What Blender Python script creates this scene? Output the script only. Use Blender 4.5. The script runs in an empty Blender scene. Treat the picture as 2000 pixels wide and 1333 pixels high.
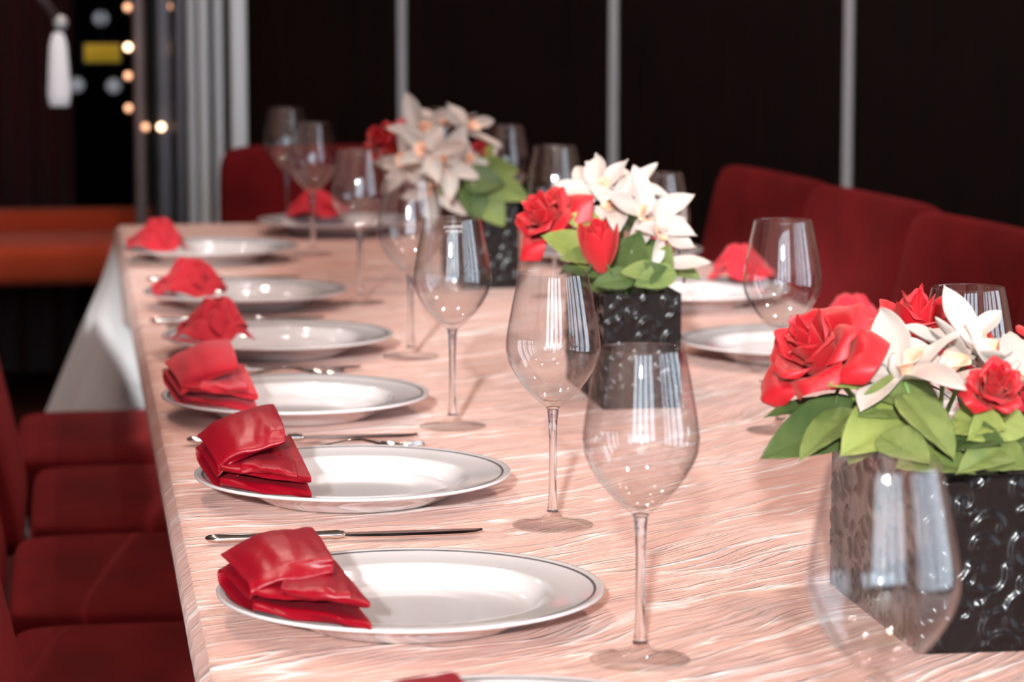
import bpy, bmesh, math, random
import numpy as np
from mathutils import Vector, Matrix, noise
random.seed(7)
SC = bpy.context.scene
C = SC.collection
R = math.radians
PI = math.pi
# ------------------------------------------------------------------ camera
F = 5659.3
YAW, PITCH, CH = 8.7136, 7.4363, 1.256
cam_d = bpy.data.cameras.new('camera'); cam = bpy.data.objects.new('camera', cam_d); C.objects.link(cam)
cam_d.sensor_width = 36.0; cam_d.lens = F*36/2000
cam_d.clip_start = .05; cam_d.clip_end = 100
cam.location = (0, 0, CH); cam.rotation_euler = (R(90-PITCH), 0, R(-YAW))
cam_d.dof.use_dof = True; cam_d.dof.focus_distance = 2.5; cam_d.dof.aperture_fstop = 8.0
SC.camera = cam
# ------------------------------------------------------------------ world, sun, exposure
SC.view_settings.view_transform = 'Standard'; SC.view_settings.look = 'None'
SC.view_settings.gamma = 1; SC.view_settings.use_curve_mapping = False
SC.view_settings.exposure = 0.0
SC.cycles.max_bounces = 14; SC.cycles.transparent_max_bounces = 40; SC.cycles.transmission_bounces = 12
SC.cycles.sample_clamp_indirect = 6; SC.cycles.caustics_refractive = False; SC.cycles.caustics_reflective = False
W = bpy.data.worlds.new('sky'); SC.world = W; W.use_nodes = True
bg = W.node_tree.nodes['Background']; bg.inputs['Color'].default_value = (.72, .86, 1.0, 1); bg.inputs['Strength'].default_value = 6.8
sd = bpy.data.lights.new('sun', 'SUN'); sd.energy = 6.8; sd.angle = R(1.6); sd.color = (.97, 1, 1)
so = bpy.data.objects.new('sun', sd); C.objects.link(so)
SUN_HEAD, SUN_EL = 13.0, 15.5      # travels towards +Y, a little to +X
sdir = Vector((math.sin(R(SUN_HEAD))*math.cos(R(SUN_EL)), math.cos(R(SUN_HEAD))*math.cos(R(SUN_EL)), -math.sin(R(SUN_EL))))
so.rotation_euler = sdir.to_track_quat('-Z', 'Y').to_euler()
so.location = (-2, -8, 4)

def view_vec(px, py):
    cy, sy, cp, sp = math.cos(R(YAW)), math.sin(R(YAW)), math.cos(R(PITCH)), math.sin(R(PITCH))
    f = Vector((sy*cp, cy*cp, -sp)); r = Vector((cy, -sy, 0)); u = r.cross(f)
    return f*F + r*(px-1000) - u*(py-666.5)
def at(px, py, Y):
    d = view_vec(px, py); return Vector((0, 0, CH)) + d*(Y/d.y)

# ------------------------------------------------------------------ helpers
def tag(o, label=None, cat=None, group=None, kind=None):
    if label: o['label'] = label
    if cat: o['category'] = cat
    if group: o['group'] = group
    if kind: o['kind'] = kind
    return o
def empty(name, loc=(0, 0, 0), rz=0.0, label=None, cat=None, group=None):
    o = bpy.data.objects.new(name, None); C.objects.link(o)
    o.location = loc; o.rotation_euler = (0, 0, rz); o.empty_display_size = .05
    return tag(o, label, cat, group)
class MB:
    def __init__(s): s.v = []; s.f = []; s.smooth = True
    def add(s, vs, fs):
        n = len(s.v); s.v += [tuple(p) for p in vs]; s.f += [tuple(i+n for i in f) for f in fs]; return s
    def box(s, c, d, M=None):
        x, y, z = c; a, b, e = d[0]/2, d[1]/2, d[2]/2
        vs = [Vector((x+i*a, y+j*b, z+k*e)) for k in (-1, 1) for j in (-1, 1) for i in (-1, 1)]
        if M is not None: vs = [M @ p for p in vs]
        return s.add(vs, [(0, 2, 3, 1), (4, 5, 7, 6), (0, 1, 5, 4), (2, 6, 7, 3), (0, 4, 6, 2), (1, 3, 7, 5)])
    def grid(s, P):           # P[i][j]
        n, m = len(P), len(P[0]); vs = [p for r in P for p in r]
        return s.add(vs, [(i*m+j, (i+1)*m+j, (i+1)*m+j+1, i*m+j+1) for i in range(n-1) for j in range(m-1)])
    def lathe(s, prof, n=48, c=(0, 0, 0), close=False):
        vs = []; fs = []; k = len(prof)
        for i in range(n):
            a = 2*PI*i/n
            for (r, z) in prof: vs.append((c[0]+r*math.cos(a), c[1]+r*math.sin(a), c[2]+z))
        for i in range(n):
            j = (i+1) % n
            for q in range(k if close else k-1):
                w = (q+1) % k
                fs.append((i*k+q, j*k+q, j*k+w, i*k+w))
        return s.add(vs, fs)
    def tube(s, pts, r, n=8):
        pts = [Vector(p) for p in pts]; rs = r if isinstance(r, (list, tuple)) else [r]*len(pts)
        vs = []; fs = []
        for i, p in enumerate(pts):
            t = (pts[min(i+1, len(pts)-1)]-pts[max(i-1, 0)]).normalized()
            a = t.orthogonal().normalized() if i == 0 else (a - t*a.dot(t)).normalized()
            b = t.cross(a)
            for k in range(n):
                q = 2*PI*k/n; vs.append(p+(a*math.cos(q)+b*math.sin(q))*rs[i])
        for i in range(len(pts)-1):
            for k in range(n): fs.append((i*n+k, i*n+(k+1) % n, (i+1)*n+(k+1) % n, (i+1)*n+k))
        fs.append(tuple(range(n))[::-1]); fs.append(tuple((len(pts)-1)*n+k for k in range(n)))
        return s.add(vs, fs)
    def mesh(s, name, mat, smooth=True):
        m = bpy.data.meshes.new(name); m.from_pydata(s.v, [], s.f); m.update()
        if name in ('bowl', 'stem', 'foot', 'dish', 'vase_body', 'pane'):
            bm = bmesh.new(); bm.from_mesh(m); bmesh.ops.remove_doubles(bm, verts=bm.verts, dist=1e-5 if name != 'vase_body' else 1e-4)
            bmesh.ops.recalc_face_normals(bm, faces=bm.faces); bm.to_mesh(m); bm.free()
        if smooth: m.polygons.foreach_set('use_smooth', [True]*len(m.polygons))
        if mat: m.materials.append(mat)
        return m
    def build(s, name, mat, parent=None, smooth=True, bevel=0, seg=2, solid=0, subd=0, loc=None):
        return link(name, s.mesh(name, mat, smooth), parent, bevel, seg, solid, subd, loc)
def link(name, me, parent=None, bevel=0, seg=2, solid=0, subd=0, loc=None):
    o = bpy.data.objects.new(name, me); C.objects.link(o)
    if parent: o.parent = parent
    if loc is not None: o.location = loc
    if solid:
        d = o.modifiers.new('s', 'SOLIDIFY'); d.thickness = solid; d.offset = 0
    if bevel:
        d = o.modifiers.new('b', 'BEVEL'); d.width = bevel; d.segments = seg; d.limit_method = 'ANGLE'; d.angle_limit = R(40)
    if subd:
        d = o.modifiers.new('u', 'SUBSURF'); d.levels = subd; d.render_levels = subd
    return o
def copy_tree(o, parent=None):
    c = o.copy(); C.objects.link(c)
    if parent: c.parent = parent
    for ch in list(o.children): copy_tree(ch, c)
    return c

# ------------------------------------------------------------------ materials
def nodes(name):
    m = bpy.data.materials.new(name); m.use_nodes = True
    return m, m.node_tree.nodes, m.node_tree.links, m.node_tree.nodes['Principled BSDF']
def pm(name, col, rough=.5, metal=0, spec=.5, sheen=0, coat=0, sheencol=None, bump=None, var=None, sub=0, emit=None, trans=0):
    m, N, L, P = nodes(name)
    P.inputs['Base Color'].default_value = (*col, 1); P.inputs['Roughness'].default_value = rough
    P.inputs['Metallic'].default_value = metal; P.inputs['Specular IOR Level'].default_value = spec
    P.inputs['Sheen Weight'].default_value = sheen; P.inputs['Coat Weight'].default_value = coat
    P.inputs['Coat Roughness'].default_value = .08
    if sheencol: P.inputs['Sheen Tint'].default_value = (*sheencol, 1)
    if sub: P.inputs['Subsurface Weight'].default_value = sub; P.inputs['Subsurface Radius'].default_value = (.01, .006, .004)
    if trans: P.inputs['Transmission Weight'].default_value = trans
    if emit: P.inputs['Emission Color'].default_value = (*emit[:3], 1); P.inputs['Emission Strength'].default_value = emit[3]
    tc = N.new('ShaderNodeTexCoord')
    if var:      # (scale, colour2)
        t = N.new('ShaderNodeTexNoise'); t.inputs['Scale'].default_value = var[0]; t.inputs['Detail'].default_value = 4
        mx = N.new('ShaderNodeMix'); mx.data_type = 'RGBA'; mx.inputs['A'].default_value = (*col, 1); mx.inputs['B'].default_value = (*var[1], 1)
        mr = N.new('ShaderNodeMapRange'); mr.inputs['From Min'].default_value = .35; mr.inputs['From Max'].default_value = .65
        L.new(tc.outputs['Object'], t.inputs['Vector']); L.new(t.outputs['Fac'], mr.inputs['Value']); L.new(mr.outputs['Result'], mx.inputs['Factor'])
        L.new(mx.outputs['Result'], P.inputs['Base Color'])
    if bump:     # (scale, strength, distance)
        t = N.new('ShaderNodeTexNoise'); t.inputs['Scale'].default_value = bump[0]; t.inputs['Detail'].default_value = 5
        b = N.new('ShaderNodeBump'); b.inputs['Strength'].default_value = bump[1]; b.inputs['Distance'].default_value = bump[2]
        L.new(tc.outputs['Object'], t.inputs['Vector']); L.new(t.outputs['Fac'], b.inputs['Height']); L.new(b.outputs['Normal'], P.inputs['Normal'])
    return m
M = {}
M['porcelain'] = pm('porcelain', (.62, .585, .59), .12, coat=.5)
M['band'] = pm('grey glaze band', (.10, .085, .09), .25)
M['napkin'] = pm('red satin', (.23, .0006, .008), .36, spec=.32, sheen=.03, sheencol=(1, .25, .3), bump=(55, .35, .003))
M['napkin_matte'] = pm('red cotton', (.50, .016, .030), .75, spec=.2, sheen=.25, sheencol=(1, .5, .5), bump=(55, .4, .003))
M['steel'] = pm('polished steel', (.75, .72, .70), .12, metal=1)
M['velvet'] = pm('red velvet', (.075, .0014, .0022), .85, spec=.12, sheen=.16, sheencol=(.9, .10, .10), bump=(500, .3, .002), var=(9, (.12, .003, .005)))
M['darkwood'] = pm('dark stained wood', (.02, .008, .006), .4)
M['black_glaze'] = pm('black glazed ceramic', (.010, .007, .007), .2, spec=.2, bump=(90, .3, .003))
M['moss'] = pm('dark moss', (.02, .03, .01), .9, bump=(200, .6, .004))
M['rose'] = pm('rose petal silk', (.46, .003, .012), .5, sheen=.3, sheencol=(1, .3, .25), bump=(160, .25, .0015), var=(60, (.40, .003, .010)), sub=.05)
M['orchid'] = pm('white orchid petal', (.45, .415, .375), .5, sheen=.1, bump=(120, .2, .001), var=(30, (.50, .385, .34)), sub=.1)
M['orchid_lip'] = pm('peach orchid lip', (.80, .36, .22), .5, var=(90, (.85, .62, .45)))
M['leafA'] = pm('pale green leaf', (.25, .28, .075), .55, spec=.3, bump=(90, .3, .002), var=(25, (.19, .23, .055)))
M['leafB'] = pm('dark green leaf', (.07, .10, .028), .55, spec=.3, bump=(90, .3, .002), var=(25, (.045, .075, .02)))
M['leafC'] = pm('mid green leaf', (.17, .20, .055), .55, spec=.3, bump=(90, .3, .002), var=(25, (.11, .15, .04)))
M['stem'] = pm('green stem', (.12, .2, .04), .5)
M['wall'] = pm('plaster', (.20, .13, .10), .9)
M['ceiling'] = pm('ceiling paint', (.35, .26, .2), .9)
M['carpet'] = pm('dark red carpet', (.035, .006, .005), .95, spec=.1, bump=(300, .5, .004), var=(40, (.02, .004, .003)))
M['alu'] = pm('brushed aluminium', (.72, .74, .76), .5, metal=.25, bump=(60, .05, .001))
M['alu_dark'] = pm('dark grey frame', (.14, .13, .145), .4, metal=.5)
M['alu_brown'] = pm('bronze frame', (.16, .115, .11), .4, metal=.5)
M['blackframe'] = pm('black frame', (.006, .006, .006), .4)
M['maroon'] = pm('maroon curtain', (.055, .003, .004), .9, sheen=.2)
M['orange'] = pm('orange red upholstery', (.55, .06, .012), .8, sheen=.2, bump=(200, .3, .003))
M['brass'] = pm('brass', (.7, .45, .25), .3, metal=1)
M['white_shade'] = pm('white lamp shade', (.75, .72, .74), .6, emit=(.95, .9, .95, .30))
M['yellow'] = pm('yellow sign board', (.62, .42, .01), .6, emit=(.9, .6, .02, .10))
M['bulb'] = pm('warm bulb', (1, .7, .45), .5, emit=(1, .66, .42, 7))
M['bulb_dim'] = pm('dim warm bulb', (1, .6, .4), .5, emit=(1, .5, .28, 2.0))
M['spot'] = pm('spotlight lens', (1, 1, 1), .5, emit=(1, .92, .84, 260))
M['steeltrim'] = pm('satin steel trim', (.62, .63, .66), .5, metal=.2)
M['etch'] = pm('etched frost', (.9, .9, .9), .6)

def wood_panel():
    m, N, L, P = nodes('dark wenge veneer')
    tc = N.new('ShaderNodeTexCoord'); mp = N.new('ShaderNodeMapping'); mp.inputs['Scale'].default_value = (60, 60, 2.2)
    t = N.new('ShaderNodeTexNoise'); t.inputs['Scale'].default_value = 1.5; t.inputs['Detail'].default_value = 6
    r = N.new('ShaderNodeValToRGB'); r.color_ramp.elements[0].color = (.0035, .0018, .0018, 1); r.color_ramp.elements[1].color = (.012, .0045, .004, 1)
    r.color_ramp.elements[0].position = .3; r.color_ramp.elements[1].position = .7
    L.new(tc.outputs['Object'], mp.inputs['Vector']); L.new(mp.outputs['Vector'], t.inputs['Vector']); L.new(t.outputs['Fac'], r.inputs['Fac'])
    L.new(r.outputs['Color'], P.inputs['Base Color']); P.inputs['Roughness'].default_value = .5; P.inputs['Specular IOR Level'].default_value = .2
    return m
M['panel'] = wood_panel()

def cloth_mat(name, c1, ridge_light, rid=1.0, rough=.34):
    m, N, L, P = nodes(name)
    def mth(op, a, b=None):
        n = N.new('ShaderNodeMath'); n.operation = op
        for i, q in enumerate((a, b)):
            if q is None: continue
            if isinstance(q, (int, float)): n.inputs[i].default_value = q
            else: L.new(q, n.inputs[i])
        return n.outputs[0]
    tc = N.new('ShaderNodeTexCoord'); sp = N.new('ShaderNodeSeparateXYZ'); L.new(tc.outputs['Object'], sp.inputs[0])
    x, y, z = sp.outputs
    wn_ = N.new('ShaderNodeTexNoise'); wn_.inputs['Scale'].default_value = 2.2; wn_.inputs['Detail'].default_value = 2; L.new(tc.outputs['Object'], wn_.inputs['Vector'])
    wf = N.new('ShaderNodeTexNoise'); wf.inputs['Scale'].default_value = 14; wf.inputs['Detail'].default_value = 2; L.new(tc.outputs['Object'], wf.inputs['Vector'])
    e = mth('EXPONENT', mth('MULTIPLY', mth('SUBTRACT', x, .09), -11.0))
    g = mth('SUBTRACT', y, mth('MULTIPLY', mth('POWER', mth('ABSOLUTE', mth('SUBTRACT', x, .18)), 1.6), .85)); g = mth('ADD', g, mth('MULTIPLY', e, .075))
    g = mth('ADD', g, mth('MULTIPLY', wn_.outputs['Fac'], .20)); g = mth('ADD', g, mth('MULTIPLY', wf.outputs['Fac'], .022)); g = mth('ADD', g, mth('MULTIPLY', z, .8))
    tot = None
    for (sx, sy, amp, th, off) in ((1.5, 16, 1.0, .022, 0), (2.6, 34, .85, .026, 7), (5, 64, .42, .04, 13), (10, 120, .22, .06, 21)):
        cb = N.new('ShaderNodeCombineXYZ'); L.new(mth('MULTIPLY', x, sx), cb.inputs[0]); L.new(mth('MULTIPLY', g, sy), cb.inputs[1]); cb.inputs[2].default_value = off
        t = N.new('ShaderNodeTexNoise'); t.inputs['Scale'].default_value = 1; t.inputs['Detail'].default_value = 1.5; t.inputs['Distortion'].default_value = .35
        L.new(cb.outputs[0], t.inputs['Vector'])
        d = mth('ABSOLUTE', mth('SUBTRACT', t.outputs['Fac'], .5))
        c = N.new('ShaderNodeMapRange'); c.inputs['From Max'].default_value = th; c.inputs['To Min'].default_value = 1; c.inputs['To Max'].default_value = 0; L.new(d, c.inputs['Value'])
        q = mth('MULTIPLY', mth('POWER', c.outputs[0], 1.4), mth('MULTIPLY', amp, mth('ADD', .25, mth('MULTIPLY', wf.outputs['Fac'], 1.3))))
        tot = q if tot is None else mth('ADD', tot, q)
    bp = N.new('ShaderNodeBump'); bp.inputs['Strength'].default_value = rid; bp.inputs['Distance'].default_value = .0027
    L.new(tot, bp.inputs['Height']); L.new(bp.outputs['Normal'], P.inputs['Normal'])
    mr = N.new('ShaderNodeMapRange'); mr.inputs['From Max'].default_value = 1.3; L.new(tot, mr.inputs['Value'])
    mx = N.new('ShaderNodeMix'); mx.data_type = 'RGBA'; mx.inputs['A'].default_value = (*c1, 1); mx.inputs['B'].default_value = (*ridge_light, 1)  # satin highlights along the crease ridges, put into the base colour
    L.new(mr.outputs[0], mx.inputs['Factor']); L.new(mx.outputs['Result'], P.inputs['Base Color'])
    P.inputs['Roughness'].default_value = rough; P.inputs['Sheen Weight'].default_value = .15
    return m
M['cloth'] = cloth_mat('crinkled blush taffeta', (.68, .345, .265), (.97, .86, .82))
M['underlay'] = cloth_mat('white underlay linen', (.76, .73, .74), (.84, .82, .83), .3, .6)

def glass_mat(name, mix, ior=1.66):
    m, N, L, P = nodes(name); N.remove(P); out = [n for n in N if n.type == 'OUTPUT_MATERIAL'][0]
    g = N.new('ShaderNodeBsdfGlass'); g.inputs['IOR'].default_value = 1.5; g.inputs['Roughness'].default_value = 0
    tr = N.new('ShaderNodeBsdfTransparent'); tr.inputs['Color'].default_value = (1, 1, 1, 1)
    gl = N.new('ShaderNodeBsdfGlossy'); gl.inputs['Roughness'].default_value = .01
    fr = N.new('ShaderNodeFresnel'); ge = N.new('ShaderNodeNewGeometry'); mi = N.new('ShaderNodeMix'); mi.inputs['A'].default_value = ior; mi.inputs['B'].default_value = 1/ior
    L.new(ge.outputs['Backfacing'], mi.inputs['Factor']); L.new(mi.outputs['Result'], fr.inputs['IOR'])
    a = N.new('ShaderNodeMixShader'); L.new(fr.outputs[0], a.inputs[0]); L.new(tr.outputs[0], a.inputs[1]); L.new(gl.outputs[0], a.inputs[2])
    b = N.new('ShaderNodeMixShader'); b.inputs[0].default_value = mix; L.new(a.outputs[0], b.inputs[1]); L.new(g.outputs[0], b.inputs[2])
    L.new(b.outputs[0], out.inputs['Surface'])
    return m
M['glass_bowl'] = glass_mat('thin crystal', .035)
M['glass_stem'] = glass_mat('solid crystal', .78)
M['glass_foot'] = glass_mat('foot crystal', .012, 1.24)
M['pane'] = glass_mat('window pane glass', .0)

# ------------------------------------------------------------------ room
def struct(o): o['kind'] = 'structure'; return o
X0, X1, YB, YF, ZC = -3.2, 3.4, -2.8, 14.5, 3.3
struct(MB().box(((X0+X1)/2, (YB+YF)/2, -.05), (X1-X0, YF-YB, .1)).build('floor', M['carpet'], smooth=False))
struct(MB().box(((X0+X1)/2, (YB+YF)/2, ZC+.05), (X1-X0, YF-YB, .1)).build('ceiling', M['ceiling'], smooth=False))
struct(MB().box((X0-.05, (YB+YF)/2, ZC/2), (.1, YF-YB, ZC)).build('wall_left', M['wall'], smooth=False))
struct(MB().box(((X0+X1)/2, YF+.05, ZC/2), (X1-X0+.2, .1, ZC)).build('wall_far', M['panel'], smooth=False))
# window wall behind the viewer
wins = [(-2.35, -1.45), (-1.25, -.35), (-.15, .75), (.95, 1.85)]
WZ0, WZ1 = .85, 3.05
b = MB(); xs = [X0-.1]+[q for w in wins for q in w]+[X1+.1]
for i in range(0, len(xs), 2): b.box(((xs[i]+xs[i+1])/2, YB-.1, (WZ0+WZ1)/2), (xs[i+1]-xs[i], .2, WZ1-WZ0))
b.box(((X0+X1)/2, YB-.1, WZ0/2), (X1-X0+.2, .2, WZ0)); b.box(((X0+X1)/2, YB-.1, (WZ1+ZC)/2), (X1-X0+.2, .2, ZC-WZ1))
struct(b.build('wall_back', M['wall'], smooth=False))
for i, (a, c) in enumerate(wins):
    w = struct(empty('window_%d' % (i+1), ((a+c)/2, YB-.1, WZ0)))
    h = WZ1-WZ0; ww = c-a
    f = MB()
    for x in (-ww/2+.025, ww/2-.025): f.box((x, 0, h/2), (.05, .07, h))
    for z in (.025, h-.025): f.box((0, 0, z), (ww-.1, .07, .05))
    f.build('window_frame', M['blackframe'], w, smooth=False)
    MB().box((0, 0, h/2), (ww-.1, .006, h-.1)).build('pane', M['pane'], w, smooth=False)
# panelled wall standing at an angle behind the right-hand chairs
W0 = Vector((.82, 7.2, 0)); wd = Vector((.755, -.656, 0)).normalized(); wn = Vector((-wd.y, wd.x, 0))   # wn points away from the viewer
if wn.y < 0: wn = -wn
def wallM(t, off=0, z=0): return Matrix.Translation(W0+wd*t+wn*off+Vector((0, 0, z))) @ Matrix.Rotation(math.atan2(wd.y, wd.x), 4, 'Z')
def bearing_t(px):
    v = view_vec(px, 150); k = v.x/v.y
    return (k*W0.y-W0.x)/(wd.x-k*wd.y)
ts = [bearing_t(p)-.02 for p in (789, 1204, 1665)]
pitch = (ts[2]-ts[0])/2
T = [ts[0]-.50, ts[0], ts[1], ts[2], ts[2]+pitch, ts[2]+2*pitch]
Tend = 3.4
wr = struct(empty('wall_right', (0, 0, 0)))
MB().box(((T[0]+Tend)/2, .10, ZC/2), (Tend-T[0], .1, ZC), wallM(0)).build('wall_backing', M['blackframe'], wr, smooth=False)
for i in range(len(T)):
    a = T[i]; e = T[i+1] if i+1 < len(T) else Tend
    if e-a < .05: continue
    MB().box(((a+e)/2, .035, ZC/2), (e-a-.026, .03, ZC-.02), wallM(0)).build('wall_panel', M['panel'], wr, smooth=False, bevel=.003)
for i in range(1, len(T)):
    MB().box((T[i], .03, ZC/2), (.023, .03, ZC-.02), wallM(0)).build('metal_strip', M['steeltrim'], wr, smooth=False, bevel=.004)
e = W0+wd*Tend
swins = [(-2.2, -1.45), (-1.2, -.45), (-.2, .55), (.8, 1.55), (1.8, 2.55)]
SZ0, SZ1 = .35, 3.05
b = MB(); ys = [YB-.1]+[q for w in swins for q in w]+[e.y+.15]
for i in range(0, len(ys), 2): b.box((X1+.05, (ys[i]+ys[i+1])/2, (SZ0+SZ1)/2), (.1, ys[i+1]-ys[i], SZ1-SZ0))
b.box((X1+.05, (ys[0]+ys[-1])/2, SZ0/2), (.1, ys[-1]-ys[0], SZ0)); b.box((X1+.05, (ys[0]+ys[-1])/2, (SZ1+ZC)/2), (.1, ys[-1]-ys[0], ZC-SZ1))
struct(b.build('wall_side', M['wall'], smooth=False))
for i, (a, c) in enumerate(swins):
    w = struct(empty('window_%d' % (i+5), (X1+.05, (a+c)/2, SZ0))); h = SZ1-SZ0; ww = c-a; f = MB()
    for y in (-ww/2+.025, 0, ww/2-.025): f.box((0, y, h/2), (.06, .05, h))
    for z in (.025, h-.025): f.box((0, 0, z), (.06, ww-.1, .05))
    f.build('window_frame', M['blackframe'], w, smooth=False)
    MB().box((0, 0, h/2), (.006, ww-.1, h-.1)).build('pane', M['pane'], w, smooth=False)
e0 = W0+wd*T[0]
struct(MB().box((e0.x+.1, (e0.y+YF)/2+.1, ZC/2), (.1, YF-e0.y-.1, ZC)).build('wall_lobby', M['wall'], smooth=False))
# folded partition: its upright posts
pt = empty('folding_partition', at(400, 430, 7.15)*1, 0, 'stack of folded grey metal partition leaves with upright posts left of the dark panelled wall', 'partition')
pt.location.z = 0
def post(name, xa, xb, Y, m, par, depth=.04, z1=3.2):
    a = at(xa, 400, Y).x; c = at(xb, 400, Y).x
    o = par.location
    return MB().box(((a+c)/2-o.x, Y-o.y, z1/2), (c-a, depth, z1)).build(name, m, par, smooth=False, bevel=.008, seg=3)
post('post', 345, 366, 7.22, M['alu_dark'], pt)
post('post', 369, 388, 7.15, M['alu'], pt)
post('post', 391, 413, 7.05, M['alu'], pt)
post('post', 419, 439, 7.15, M['alu'], pt)
post('end_post', 453, 485, 6.9, M['alu'], pt)
post('folded_leaf', 340, 452, 7.27, M['blackframe'], pt, .03)
dr = struct(empty('door_1', at(300, 430, 7.4))); dr.location.z = 0
post('door_frame', 264, 289, 7.35, M['alu_brown'], dr)
post('door_frame', 294, 307, 7.38, M['blackframe'], dr)
post('door_frame', 309, 340, 7.36, M['alu_dark'], dr)
# small warm lamps on the two sides of the door post
gl = [(250, 92, 1), (343, 96, 1), (250, 148, 0), (343, 150, 0), (251, 211, 0), (348, 211, 0), (284, 248, 0), (315, 248, 1), (249, 14, 0), (337, 12, 0)]
names = ['second lamp from the top, left of the door post', 'second lamp from the top, right of the door post', 'third lamp down on the left of the door post', 'third lamp down on the right of the door post',
         'fourth lamp down on the left of the door post', 'fourth lamp down on the right of the door post', 'lowest lamp, just left of the black door edge', 'lowest lamp, on the black door edge', 'topmost lamp left of the door post', 'topmost lamp right of the door post']
for (x, y, br), nm in zip(gl, names):
    p = at(x, y, 7.3)
    t = empty('wall_lamp', p, 0, ('bright ' if br else 'dim ')+'warm '+nm, 'lamp', 'small warm lamps beside the glass door')
    MB().lathe([(0.0001, -.009), (.005, -.0075), (.0085, -.003), (.009, 0), (.0085, .003), (.005, .0075), (.0001, .009)], 16).build('bulb', M['bulb' if br else 'bulb_dim'], t)
    MB().lathe([(.0001, -.013), (.006, -.013), (.007, -.009), (.003, -.008), (.0001, -.008)], 12).build('socket', M['brass'], t)
    MB().tube([(0, .0, -.012), (0, .02, -.014), (0, .05, -.014)], .002, 6).build('bracket', M['brass'], t)
# lobby seen past the door
b = MB(); P = []
for i in range(60):
    x = -1.1+1.12*i/59; P.append([(x, 9.0+.03*math.sin(i*1.1), z) for z in (0.0, 1.1, 2.2, 3.2)])
b.grid(P); tag(b.build('curtain', M['maroon'], solid=.004), 'dark maroon pleated curtain at the far left', 'curtain')
bn = empty('bench', (-.22, 9.1, 0), 0, 'low orange red upholstered bench behind the far end of the table', 'bench')
bn.location = (0, 8.4, 0)
MB().box((-.2, 0, .415), (1.3, .5, .11)).build('seat', M['orange'], bn, bevel=.03, seg=3)
MB().box((-.2, .32, .45), (1.3, .12, .16)).build('backrest', M['orange'], bn, bevel=.03, seg=3)
for x in (-.8, .4):
    for y in (-.2, .2): MB().box((x, y, .18), (.05, .05, .36)).build('leg', M['darkwood'], bn, smooth=False)
sl = empty('reading_lamp', at(118, 45, 6.9), 0, 'swing arm lamp with long white shade in front of the maroon curtain', 'lamp')
o = sl.location
a1 = at(35, -60, 6.9)-o; e1 = at(112, 190, 6.9)-o
MB().tube([a1*1.2, (0, 0, 0)], .010, 10).build('arm', M['alu_brown'], sl)
MB().lathe([(.0001, -.018), (.013, -.013), (.018, 0), (.013, .013), (.0001, .018)], 16).build('joint', M['alu'], sl)
q = e1.length
MB().lathe([(.0001, 0), (.012, -.004), (.02, -.03), (.024, -q*.5), (.027, -q*.85), (.022, -q), (.0001, -q)], 20, (-.006, 0, -.02)).build('lamp_shade', M['white_shade'], sl)
sg = at(200, 104, 7.9)
t = empty('yellow_sign', sg, 0, 'small blurred yellow sign glowing behind the glass door', 'sign')
MB().box((0, 0, 0), (.095, .012, .048)).build('board', M['yellow'], t, bevel=.003)
MB().box((0, .012, 0), (.105, .012, .056)).build('sign_frame', M['blackframe'], t, smooth=False)
MB().tube([(0, .02, .028), (0, .02, 3.3-sg.z)], .003, 6).build('hanging_rod', M['blackframe'], t)
for (x, y), nm in zip(((197, 36), (222, 168), (150, 166)), ('above the yellow sign', 'below the right of the yellow sign', 'below the left of the yellow sign')):
    p = at(x, y, 8.6)  # far glints of glassware, put in as faintly glowing balls on cords
    t = empty('glint_ball', p, 0, 'small faintly glowing grey ball standing in for a glint '+nm, 'lamp', 'grey glints in the dark doorway')
    MB().lathe([(.0001, -.022), (.012, -.018), (.02, -.008), (.022, 0), (.02, .008), (.012, .018), (.0001, .022)], 20).build('globe', pm('dim glint', (.5, .55, .6), .4, emit=(.75, .85, .95, .18)), t)
    MB().tube([(0, 0, .02), (0, 0, ZC-p.z)], .002, 6).build('cord', M['blackframe'], t)
# ceiling downlights
def downlight(x, y, W_, col, nm, ang=100):
    t = empty('ceiling_light', (x, y, ZC), 0, nm, 'lamp', 'recessed downlights')
    MB().lathe([(.045, -.012), (.06, -.012), (.065, 0), (.045, 0)], 24, close=True).build('trim_ring', M['alu'], t)
    MB().lathe([(.0001, -.004), (.045, -.004)], 24).build('lens', M['spot'], t)
    d = bpy.data.lights.new('downlight', 'SPOT'); d.energy = W_; d.color = col; d.spot_size = R(ang); d.spot_blend = .6; d.shadow_soft_size = .045
    l = bpy.data.objects.new('spotlight', d); C.objects.link(l); l.location = (0, 0, -.02); l.parent = t
WARM = (1, .76, .66)
for i, (x, y) in enumerate([(-.5, .6), (1.5, .6), (-.5, 2.6), (1.6, 2.6), (-.4, 4.6), (1.3, 4.6)]):
    downlight(x, y, 66, WARM, ('%s recessed downlight over the %s of the table' % (('warm left-hand', 'warm right-hand')[i % 2], ('near end', 'middle', 'far end')[i//2])), 140)
downlight(.35, 6.2, 45, (1, .97, .95), 'neutral downlight added to brighten the folded partition posts', 90)  # added lamp, a wash that lifts the grey posts
for (x, y, w) in ((-.3, 8.3, 70),):
    downlight(x, y-.9, w, (1, .5, .25), 'warm downlight added to light the orange bench', 60)  # extra lamp put in to light up the bench

for i, (x, y) in enumerate([(-1.2, -1.6), (.1, -1.6), (1.4, -1.6), (2.6, .2), (2.6, 2.2)]):
    downlight(x, y, 12, WARM, 'recessed ceiling downlight behind the viewer, ' + ('leftmost', 'centre', 'right', 'by the side windows', 'farther by the side windows')[i], 120)
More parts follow.
